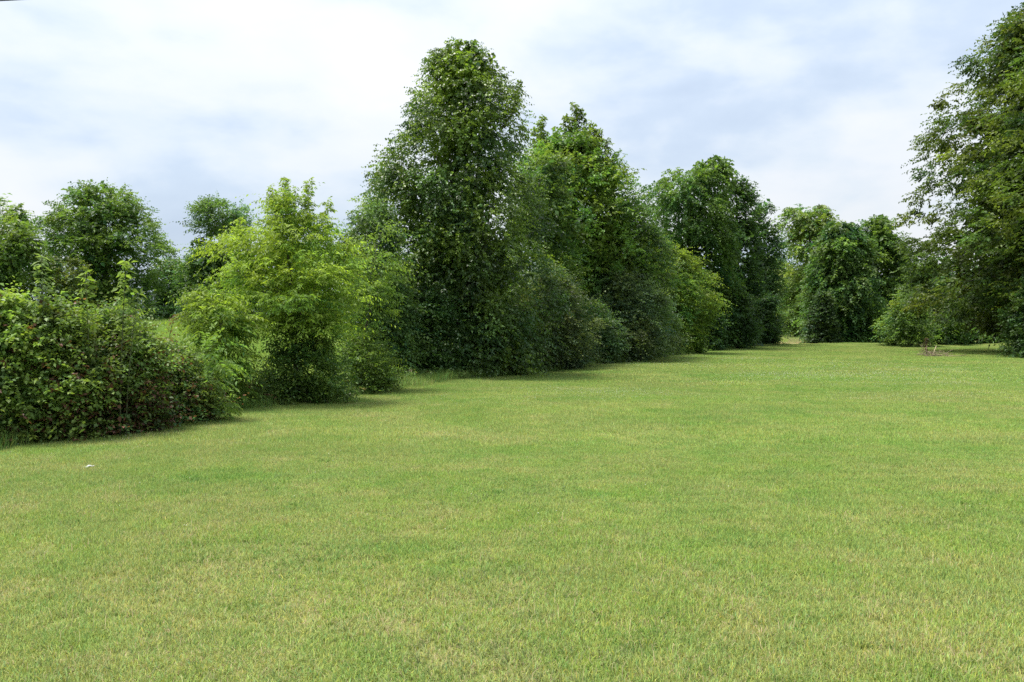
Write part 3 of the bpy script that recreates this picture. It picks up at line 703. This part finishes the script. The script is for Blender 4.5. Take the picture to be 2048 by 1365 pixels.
for px_c, d, lab, grp in (
        (870, 108, 'far wood tree behind the left half of the biggest hedgerow tree', 1), (985, 112, 'far wood tree behind the right half of the biggest hedgerow tree', 1),
        (1130, 115, 'far wood tree behind the tree with two pointed leaders', 1), (1235, 118, 'far wood tree behind the dark olive hedgerow tree', 1),
        (1330, 120, 'far wood tree behind the bright yellow green tree', 1), (1430, 122, 'far wood tree behind the tall vine tangled tree', 1),
        (1825, 98, 'far wood tree left of the oak trunks, above the pale drooping shrub', 2), (1905, 100, 'far wood tree in the shade behind the brush pile', 2),
        (1985, 96, 'far wood tree behind the broad leafy shrub under the oak', 2)):
    t_ = copy_tree(SRC, at(px_c, d), rg.uniform(0, 6.28), rg.uniform(0.9, 1.15)); t_['label'] = lab
    if grp == 2: t_['group'] = 'far wood behind the oaks'

# ------------------------------------------------------------------ grass
def blades(rng, size, count, l0, l1, w, lean, straw, three=True, cols=None):
    """one square patch of turf centred on the origin"""
    x = rng.uniform(-size / 2, size / 2, (count, 1)); y = rng.uniform(-size / 2, size / 2, (count, 1))
    base = np.concatenate([x, y, np.zeros((count, 1)) - 0.004], 1)
    a = rng.uniform(0, 2 * math.pi, count); ln = np.abs(rng.normal(lean, lean * 0.5, count))
    isst = rng.random(count) < straw
    ln[isst] += 0.9
    ll = rng.uniform(l0, l1, count); ll[isst] *= 1.1
    hd = np.stack([np.cos(a), np.sin(a), np.zeros(count)], 1)
    wd = np.stack([-np.sin(a), np.cos(a), np.zeros(count)], 1)
    tw = rng.normal(0, 0.8, count)[:, None]
    wd = norm(wd * np.cos(tw) + hd * np.sin(tw))
    ww = (w * rng.uniform(0.6, 1.3, count))[:, None]; ww[isst] *= 0.65
    ca, sa = np.cos(ln), np.sin(ln)
    up = np.array([0, 0, 1.0])
    tipv = hd * sa[:, None] + up * np.maximum(ca, 0.12)[:, None]
    midv = norm(hd * (sa * 0.5)[:, None] + up)
    mid = base + midv * (ll * 0.5)[:, None]
    tip = mid + norm(tipv) * (ll * 0.55)[:, None]
    c = np.array([0.27, 0.352, 0.092])[None] * np.clip(1 + rng.normal(0, 0.22, (count, 1)), 0.5, 1.8)
    yel = rng.normal(0, 0.14, (count, 1)); c = c * np.concatenate([1 + yel, 1 + 0 * yel, 1 - yel], 1)
    if cols is not None: c = c * np.array(cols)
    c[isst] = np.array([0.42, 0.36, 0.21]) * rng.uniform(0.7, 1.25, (isst.sum(), 1))
    if three:
        v = np.stack([base - wd * ww / 2, base + wd * ww / 2, mid - wd * ww * 0.42, mid + wd * ww * 0.42, tip], 1)
        t = np.array([[0, 1, 3], [0, 3, 2], [2, 3, 4]])
    else:
        v = np.stack([base - wd * ww / 2, base + wd * ww / 2, tip], 1); t = np.array([[0, 1, 2]])
    k = v.shape[1]
    tri = (np.arange(count) * k)[:, None, None] + t[None]
    return v.reshape(-1, 3), tri.reshape(-1, 3), np.repeat(c, k, 0)

def scatter_object(name, mat, patches, points):
    """patches: list of (v, t, c); points: list of (pos(n,3), rotz(n), scale(n,3)) per patch; geometry nodes set each patch on its points"""
    acc = Acc(); pv = []; rot = []; scl = []
    for k, (v, t, c) in enumerate(patches):
        acc.add(v, t, c); pv.append(np.full(len(v), k)); rot.append(np.zeros((len(v), 3))); scl.append(np.ones((len(v), 3)))
    for k, (p, r, s) in enumerate(points):
        acc.add(p, np.zeros((0, 3)), (0, 0, 0)); pv.append(np.full(len(p), 100 + k))
        rr_ = np.zeros((len(p), 3)); rr_[:, 2] = r; rot.append(rr_); scl.append(s)
    me = acc.mesh(name, mat)
    a = me.attributes.new('pv', 'INT', 'POINT'); a.data.foreach_set('value', np.concatenate(pv).astype(np.int32))
    a = me.attributes.new('rot', 'FLOAT_VECTOR', 'POINT'); a.data.foreach_set('vector', np.concatenate(rot).astype(np.float32).ravel())
    a = me.attributes.new('scl', 'FLOAT_VECTOR', 'POINT'); a.data.foreach_set('vector', np.concatenate(scl).astype(np.float32).ravel())
    o = bpy.data.objects.new(name, me); COL.objects.link(o)
    g = bpy.data.node_groups.new(name + '_nodes', 'GeometryNodeTree')
    g.interface.new_socket('Geometry', in_out='INPUT', socket_type='NodeSocketGeometry')
    g.interface.new_socket('Geometry', in_out='OUTPUT', socket_type='NodeSocketGeometry')
    n = g.nodes.new; l = g.links.new
    gi = n('NodeGroupInput'); go = n('NodeGroupOutput'); jn = n('GeometryNodeJoinGeometry')
    def attr(nm, ty):
        q = n('GeometryNodeInputNamedAttribute'); q.data_type = ty; q.inputs['Name'].default_value = nm
        return q.outputs['Attribute']
    pa = attr('pv', 'INT'); ra = attr('rot', 'FLOAT_VECTOR'); sa = attr('scl', 'FLOAT_VECTOR')
    def pick(val):
        cmp_ = n('FunctionNodeCompare'); cmp_.data_type = 'INT'; cmp_.operation = 'EQUAL'
        l(pa, cmp_.inputs[2]); cmp_.inputs[3].default_value = val
        s = n('GeometryNodeSeparateGeometry'); s.domain = 'POINT'
        l(gi.outputs[0], s.inputs['Geometry']); l(cmp_.outputs[0], s.inputs['Selection'])
        return s.outputs['Selection']
    for k in range(len(patches)):
        ip = n('GeometryNodeInstanceOnPoints')
        mp = n('GeometryNodeMeshToPoints'); l(pick(100 + k), mp.inputs['Mesh'])
        l(mp.outputs[0], ip.inputs['Points']); l(pick(k), ip.inputs['Instance'])
        er = n('FunctionNodeEulerToRotation'); l(ra, er.inputs[0]); l(er.outputs[0], ip.inputs['Rotation'])
        l(sa, ip.inputs['Scale']); l(ip.outputs['Instances'], jn.inputs[0])
    l(jn.outputs[0], go.inputs[0])
    md = o.modifiers.new('scatter', 'NODES'); md.node_group = g
    return o

rng = np.random.default_rng(7)
patches = []; points = []
def vnoise(x, y, s, seed):
    r_ = np.random.default_rng(seed); ph = r_.uniform(0, 6.28, (6,)); k = r_.normal(0, s, (6, 2))
    return sum(np.sin(k[i, 0] * x + k[i, 1] * y + ph[i]) for i in range(6)) / 6
def field(y0, y1, step, nvar, first, hs=1.0):
    """turf points on the lawn in the wedge the camera could see, with some margin"""
    xs = []; 
    yy = np.arange(y0, y1, step)
    for y in yy:
        w = 0.64 * y + 2.5
        lo = max(-w, float(hedge_x(y)) - 0.2); hi = w
        xr_ = np.arange(lo, hi, step)
        xs.append(np.stack([xr_ + rng.uniform(-0.2, 0.2, len(xr_)) * step, np.full(len(xr_), y) + rng.uniform(-0.2, 0.2, len(xr_)) * step], 1))
    p = np.concatenate(xs)
    if y1 > 60: p = p[~((p[:, 1] > 66.5) & (p[:, 0] < 26))]
    z = ground(p[:, 0], p[:, 1])
    pos = np.concatenate([p, z[:, None]], 1)
    h = np.clip(1 + 0.4 * vnoise(p[:, 0], p[:, 1], 2.2, 3) + 0.3 * vnoise(p[:, 0], p[:, 1], 0.6, 4) + rng.normal(0, 0.08, len(p)), 0.75, 1.25) * hs
    var = rng.integers(0, nvar, len(p))
    for k in range(nvar):
        s = var == k
        points.append((pos[s], rng.uniform(0, 6.28, s.sum()), np.stack([np.ones(s.sum()), np.ones(s.sum()), h[s]], 1)))
# nearest turf
for k in range(5):
    patches.append(blades(rng, 0.56, (3400, 3100, 3600, 3000, 3300)[k], 0.022, 0.05, 0.0042, 0.85, (0.11, 0.24, 0.06, 0.17, 0.12)[k],
                          cols=((1, 1, 1), (1.06, 1.02, 1.06), (0.9, 0.98, 0.88), (1.04, 1, 1), (0.95, 1.03, 0.8))[k]))
field(2.2, 10.5, 0.36, 5, 0)
for k in range(4):
    patches.append(blades(rng, 1.15, 5400, 0.025, 0.055, 0.0075, 0.7, (0.10, 0.18, 0.07, 0.14)[k], three=False, cols=((1, 1, 1), (1.06, 1.02, 1.05), (0.85, 0.97, 0.8), (1, 1.04, 0.9))[k]))
field(10.5, 24, 0.8, 4, 0)
for k in range(4):
    patches.append(blades(rng, 2.8, 7000, 0.025, 0.05, 0.016, 0.65, (0.07, 0.12, 0.05, 0.09)[k], three=False, cols=((1, 1, 1), (1.05, 1.0, 1), (0.88, 0.97, 0.85), (1, 1.05, 0.9))[k]))
field(24, 80, 1.9, 4, 0)
# clumps of broader weed blades here and there in the near turf
def tuft(rng, n_, l0, l1, w, spread, col):
    v, t, c = blades(rng, spread, n_, l0, l1, w, 1.25, 0.0)
    c = np.repeat(np.array(col)[None] * rng.uniform(0.75, 1.25, (n_, 1)), 5, 0)
    return v, t, c
for col_, l_ in (((0.12, 0.22, 0.045), 0.085), ((0.16, 0.25, 0.04), 0.075), ((0.20, 0.25, 0.09), 0.085)):
    patches.append(tuft(rng, 30, l_ * 0.5, l_, 0.011, 0.2, col_))
    m_ = 300
    y = 3.0 + 9 * rng.random(m_) ** 1.3; x = rng.uniform(-1, 1, m_) * (0.62 * y + 0.5)
    # gather the weeds in loose groups
    gxy = rng.uniform(-1, 1, (12, 2)); gi_ = rng.integers(0, 12, m_); use = rng.random(m_) < 0.7
    gy_ = 3.4 + (gxy[:, 1] * 0.5 + 0.5) * 7
    y[use] = gy_[gi_[use]] + rng.normal(0, 0.25, use.sum()); x[use] = gxy[gi_[use], 0] * 0.58 * gy_[gi_[use]] + rng.normal(0, 0.35, use.sum())
    k_ = x > hedge_x(y) + 0.1
    x, y = x[k_], y[k_]
    points.append((np.stack([x, y, ground(x, y)], 1), rng.uniform(0, 6.28, len(x)), np.repeat(rng.uniform(0.45, 0.85, (len(x), 1)), 3, 1)))
v_, t_, c_ = blades(rng, 0.5, 11, 0.06, 0.12, 0.003, 1.5, 1.0); patches.append((v_ + np.array([0, 0, 0.02]), t_, c_))
y = 2.8 + 9 * rng.random(130) ** 1.4; x = rng.uniform(-1, 1, 130) * (0.62 * y + 0.5); k_ = (x > hedge_x(y)) & (vnoise(x, y, 1.0, 21) > -0.1); x, y = x[k_], y[k_]
points.append((np.stack([x, y, ground(x, y)], 1), rng.uniform(0, 6.28, len(x)), np.ones((len(x), 3))))
g = scatter_object('grass', M_GRASS, patches, points)
tag(g, 'short mown grass of the lawn, partly dry', 'grass', kind='stuff')

# tall uncut grass at the hedge foot and in the meadow
patches = []; points = []
for k in range(3):
    patches.append(blades(rng, 0.7, 260, 0.12, 0.34, 0.008, 0.45, 0.12, cols=((0.7, 0.85, 0.7), (0.85, 0.95, 0.8), (0.6, 0.75, 0.6))[k]))
    y = rng.uniform(9, 62, 420); x = hedge_x(y) + rng.normal(-0.45, 0.3, 420)
    points.append((np.stack([x, y, ground(x, y)], 1), rng.uniform(0, 6.28, 420), np.repeat(rng.uniform(0.5, 1.1, (420, 1)), 3, 1)))
for k in range(2):
    patches.append(blades(rng, 1.6, 700, 0.25, 0.6, 0.018, 0.4, 0.10, three=False, cols=((1.0, 1.15, 0.8), (1.15, 1.2, 0.85))[k]))
    y = rng.uniform(13, 75, 1500); x = hedge_x(y) - rng.uniform(1.5, 48, 1500)
    k_ = x > -0.64 * y - 3
    x, y = x[k_], y[k_]
    points.append((np.stack([x, y, ground(x, y)], 1), rng.uniform(0, 6.28, len(x)), np.repeat(rng.uniform(0.6, 1.1, (len(x), 1)), 3, 1)))
patches.append(blades(rng, 2.0, 700, 0.2, 0.45, 0.02, 0.4, 0.75, three=False))
y = rng.uniform(70, 112, 900); x = rng.uniform(16, 50, 900); k_ = (x < 0.40 * y) ; x, y = x[k_], y[k_]
k_ = ~((x > 26) & (y < 76)); x, y = x[k_], y[k_]
points.append((np.stack([x, y, ground(x, y)], 1), rng.uniform(0, 6.28, len(x)), np.repeat(rng.uniform(0.6, 1.1, (len(x), 1)), 3, 1)))
g = scatter_object('tall_grass', M_GRASS, patches, points)
tag(g, 'uncut tall grass along the hedge foot and across the meadow', 'grass', kind='stuff')

# low weeds and brambles spilling on to the lawn all along the hedge foot
rng = np.random.default_rng(77)
q = 4000
y = 9 + 55 * rng.random(q) ** 1.6; x = hedge_x(y) + np.where(rng.random(q) < 0.75, rng.normal(-0.35, 0.22, q), rng.normal(-1.2, 0.6, q))
clump_ = 0.5 + 0.5 * np.clip(vnoise(x, y, 1.4, 9) * 2 + 0.3, -1, 1)
hh = rng.uniform(0.0, 0.34, q) * (0.35 + clump_) * np.clip(0.6 + y / 40, 0.7, 1.6)
O = np.stack([x, y, ground(x, y) + hh], 1)
D = norm(rng.normal(0, 1, (q, 3)) * np.array([1, 1, 0.5]) + np.array([0.35, -0.35, 0.35]))
base_ = np.array([[0.075, 0.135, 0.032], [0.10, 0.17, 0.04], [0.06, 0.10, 0.03], [0.13, 0.19, 0.05], [0.15, 0.12, 0.06]])
cc = base_[rng.choice(5, q, p=[0.34, 0.26, 0.2, 0.12, 0.08])] * rng.uniform(0.8, 1.3, (q, 1)) * 1.2
acc = Acc()
for lo, hi, lf in ((0, 16, 0.05), (16, 30, 0.075), (30, 70, 0.11)):
    k_ = (y >= lo) & (y < hi)
    sprays(acc, rng, O[k_], D[k_], rng.uniform(0.12, 0.3, k_.sum()), 7, lf, lf * 0.55, 0.3, 0.3, 0.4, cc[k_], 0.15)
tag(acc.build('undergrowth', M_LEAF), 'low weeds and bramble shoots along the hedge foot', 'weeds', kind='stuff')

# white clover heads
M_WHITE = plain_mat('clover_white', (0.5, 0.52, 0.4), 0.8, 0.15)
acc = Acc()
oc = np.array([[1, 0, 0], [-1, 0, 0], [0, 1, 0], [0, -1, 0], [0, 0, 1], [0, 0, -0.6]], float)
ot = np.array([[0, 2, 4], [2, 1, 4], [1, 3, 4], [3, 0, 4], [2, 0, 5], [1, 2, 5], [3, 1, 5], [0, 3, 5]])
cl_spots = [(1210, 785, 90, 420), (1560, 755, 70, 360), (1440, 765, 60, 120), (1700, 752, 90, 330), (1640, 735, 120, 300), (1830, 772, 120, 380), (1850, 745, 90, 260),
            (1960, 795, 80, 140), (1500, 720, 140, 260), (1900, 760, 140, 260), (1000, 800, 200, 160), (160, 900, 120, 40), (1300, 730, 120, 160), (1780, 795, 120, 240)]
pp = []
for px_c, py, sp, cnt in cl_spots:
    d = CAM_H * F / (py - HOR)
    x = (px_c - 1024 + rng.normal(0, sp, cnt)) / F * d; y = d * (1 + rng.normal(0, 0.045, cnt))
    pp.append(np.stack([x, y], 1))
y = 6 + 45 * rng.random(500); x = rng.uniform(-0.5, 0.62, 500) * y; pp.append(np.stack([x, y], 1))
pp = np.concatenate(pp); pp = pp[(pp[:, 0] > hedge_x(pp[:, 1]) + 0.2)]
zc_ = ground(pp[:, 0], pp[:, 1]) + rng.uniform(0.035, 0.07, len(pp))
sz = rng.uniform(0.005, 0.009, len(pp)) * np.clip(pp[:, 1] / 22, 0.7, 1.5)
vv = oc[None] * sz[:, None, None] + np.concatenate([pp, zc_[:, None]], 1)[:, None]
acc.add(vv.reshape(-1, 3), ((np.arange(len(pp)) * 6)[:, None, None] + ot[None]).reshape(-1, 3), (0.6, 0.6, 0.5))
tag(acc.build('clover_flowers', M_WHITE), 'white clover heads dotted over the lawn', 'clover', kind='stuff')

# ------------------------------------------------------------------ small things
# brush pile
x0, y0, z0 = at(1872, 43)
bpile = empty('brush_pile', (x0, y0, z0), 'heap of dead cut branches lying on the far lawn by the oak shade', 'brush pile')
rng = np.random.default_rng(31)
for i in range(26):
    acc = Acc()
    c = np.array([rng.normal(0, 0.5), rng.normal(0, 0.4), abs(rng.normal(0.02, 0.13)) + 0.02])
    a_ = rng.uniform(0, math.pi); Ln = rng.uniform(0.4, 1.6)
    dv = np.array([math.cos(a_), math.sin(a_) * 0.7, rng.normal(0, 0.22)]) * Ln / 2
    pts = bez(c - dv, c + rng.normal(0, 0.08, 3), c + dv, 6); pts[:, 2] = np.maximum(pts[:, 2], 0.012)
    bc = np.array((0.25, 0.20, 0.13)) * rng.uniform(0.5, 1.4)
    tube(acc, pts, np.linspace(0.016, 0.005, 6), 5, bc)
    for q in range(2):
        p = pts[2 + q]; e_ = p + rng.normal(0, 0.22, 3) + np.array([0, 0, 0.1]); e_[2] = max(e_[2], 0.01)
        tube(acc, bez(p, (p + e_) / 2, e_, 4), np.linspace(0.009, 0.004, 4), 4, bc)
    acc.build('branch', M_BARK, bpile, smooth=True)
acc = Acc(); tube(acc, [(-0.28, -0.2, 0.01), (-0.12, -0.1, 0.30), (0.02, 0.0, 0.56)], [0.02, 0.018, 0.012], 6, (0.42, 0.34, 0.22))
o = acc.build('branch', M_BARK, bpile, smooth=True); o['label'] = 'pale bare stick leaning up out of the heap'
acc = Acc(); tube(acc, [(0.35, -0.35, 0.03), (0.65, -0.34, 0.05), (0.98, -0.36, 0.04)], [0.022, 0.02, 0.015], 6, (0.42, 0.34, 0.22))
o = acc.build('branch', M_BARK, bpile, smooth=True); o['label'] = 'pale stick lying along the grass'
# dead sapling by the pile
x0, y0, z0 = at(1853, 44)
ds = empty('dead_sapling', (x0, y0, z0), 'small brown withered sapling standing behind the brush pile', 'sapling')
acc = Acc(); tube(acc, [(0.02, 0, -0.02), (0, 0, 0.3), (-0.03, 0, 0.6), (-0.03, 0, 0.95)], [0.035, 0.03, 0.02, 0.008], 6, (0.06, 0.035, 0.022)); acc.build('stem', M_BARK, ds, smooth=True)
acc = Acc(); O = np.stack([np.full(26, -0.03), np.zeros(26), rng.uniform(0.25, 0.95, 26)], 1); D = norm(rng.normal(0, 1, (26, 3)) + np.array([0, 0, 0.3]))
sprays(acc, rng, O, D, rng.uniform(0.08, 0.22, 26), 5, 0.08, 0.045, 0.5, 0.8, 0.4, np.tile(np.array([[0.075, 0.04, 0.025]]), (26, 1)), 0.2); acc.build('leaves', M_LEAF, ds)
# small dark seedling right of it
x0, y0, z0 = at(1892, 62)
sg_ = empty('seedling', (x0, y0, z0 - 0.0), 'tiny dark seedling on the lawn edge behind the brush pile', 'plant')
acc = Acc(); tube(acc, [(0, 0, -0.02), (0.01, 0, 0.25), (0, 0, 0.6)], [0.015, 0.012, 0.006], 5, (0.08, 0.07, 0.05)); acc.build('stem', M_BARK, sg_, smooth=True)
acc = Acc(); O = np.stack([np.zeros(30), np.zeros(30), rng.uniform(0.1, 0.6, 30)], 1); D = norm(rng.normal(0, 1, (30, 3)) + np.array([0, 0, 0.3]))
sprays(acc, rng, O, D, rng.uniform(0.1, 0.3, 30), 5, 0.12, 0.07, 0.4, 0.4, 0.4, np.tile(np.array([[0.04, 0.075, 0.028]]), (30, 1)), 0.2); acc.build('leaves', M_LEAF, sg_)

# white scrap of litter on the lawn
M_PAPER = plain_mat('paper', (0.5, 0.53, 0.55), 0.7, 0.08, 60)
x0, y0, z0 = at(171, 9.2)
acc = Acc(); nx_, ny_ = 13, 7
u, w_ = np.meshgrid(np.linspace(-0.5, 0.5, nx_), np.linspace(-0.5, 0.5, ny_))
zz = 0.02 + 0.007 * np.sin(u * 9 + w_ * 4) + 0.008 * np.sin(w_ * 9 + 1) + 0.025 * u + rng.normal(0, 0.003, u.shape)
vtx = np.stack([u * 0.13, w_ * 0.07 * (1.1 - 0.5 * np.abs(u)), zz], -1).reshape(-1, 3)
tri = [];
for j in range(ny_ - 1):
    for i in range(nx_ - 1):
        p = j * nx_ + i; tri += [(p, p + 1, p + nx_ + 1), (p, p + nx_ + 1, p + nx_)]
acc.add(vtx, tri, (0.8, 0.8, 0.8)); o = acc.build('paper_scrap', M_PAPER); o.location = (x0, y0, z0)
sm = o.modifiers.new('thickness', 'SOLIDIFY'); sm.thickness = 0.002
tag(o, 'crumpled white scrap of litter on the grass below the near hedge', 'litter')

# red stick by the hedge foot, pale bent twig over it
M_RED = plain_mat('red_stick', (0.35, 0.03, 0.04), 0.5, 0.2)
x0, y0, z0 = at(222, 12.0)
acc = Acc(); tube(acc, [(-0.16, -0.05, 0.03), (-0.03, -0.02, 0.05), (0.1, 0.0, 0.07), (0.18, 0.02, 0.10)], [0.008, 0.009, 0.009, 0.006], 6, (0.3, 0.03, 0.04))
tube(acc, [(-0.03, -0.02, 0.05), (0.0, 0.05, 0.14)], [0.006, 0.004], 5, (0.3, 0.03, 0.04))
o = acc.build('red_stick', M_RED, smooth=True); o.location = (x0, y0, z0)
tag(o, 'thin red stick lying in front of the near hedge', 'stick')
x0, y0, z0 = at(225, 12.0)
acc = Acc(); tube(acc, bez(np.array([-0.32, 0.05, 0.02]), np.array([-0.1, 0.0, 0.42]), np.array([0.18, -0.02, 0.16]), 8), np.linspace(0.007, 0.004, 8), 5, (0.2, 0.16, 0.13))
o = acc.build('bent_twig', M_BARK, smooth=True); o.location = (x0, y0, z0)
tag(o, 'bare arching twig hanging out of the near hedge above the red stick', 'twig')
# short pale log end at the lawn edge by the tall sapling
x0, y0, z0 = at(693, 18.8)
acc = Acc(); tube(acc, [(-0.08, 0, 0.05), (0.0, 0.0, 0.055), (0.09, 0.03, 0.065)], [0.028, 0.03, 0.027], 8, (0.36, 0.33, 0.28))
o = acc.build('log', M_BARK, smooth=True); o.location = (x0, y0, z0)
tag(o, 'short pale piece of wood at the lawn edge right of the tall sapling', 'log')

# overhead cable crossing the top left corner
M_CABLE = plain_mat('cable_sheath', (0.03, 0.035, 0.06), 0.5, 0.2)
acc = Acc()
def ray(px, py):      # direction in the world of a point of the photograph
    x, y = (px - 1024) / F, (682.5 - py) / F
    return np.array([x, math.cos(PITCH) + y * math.sin(PITCH), y * math.cos(PITCH) - math.sin(PITCH)])
p0 = np.array([0, 0, CAM_H]) + ray(0, 1.5) * 14.0
p1 = np.array([0, 0, CAM_H]) + ray(48, -1.0) * 14.6
s = np.linspace(-1.5, 9.0, 40)[:, None]
pts = p0 * (1 - s) + p1 * s
pts[:, 2] += 0.0016 * (s[:, 0] - 0.4) ** 2
tube(acc, pts, np.full(40, 0.012), 8, (0.03, 0.03, 0.05))
o = acc.build('overhead_cable', M_CABLE, smooth=True)
tag(o, 'thin overhead cable just crossing the top left corner of the sky', 'cable')
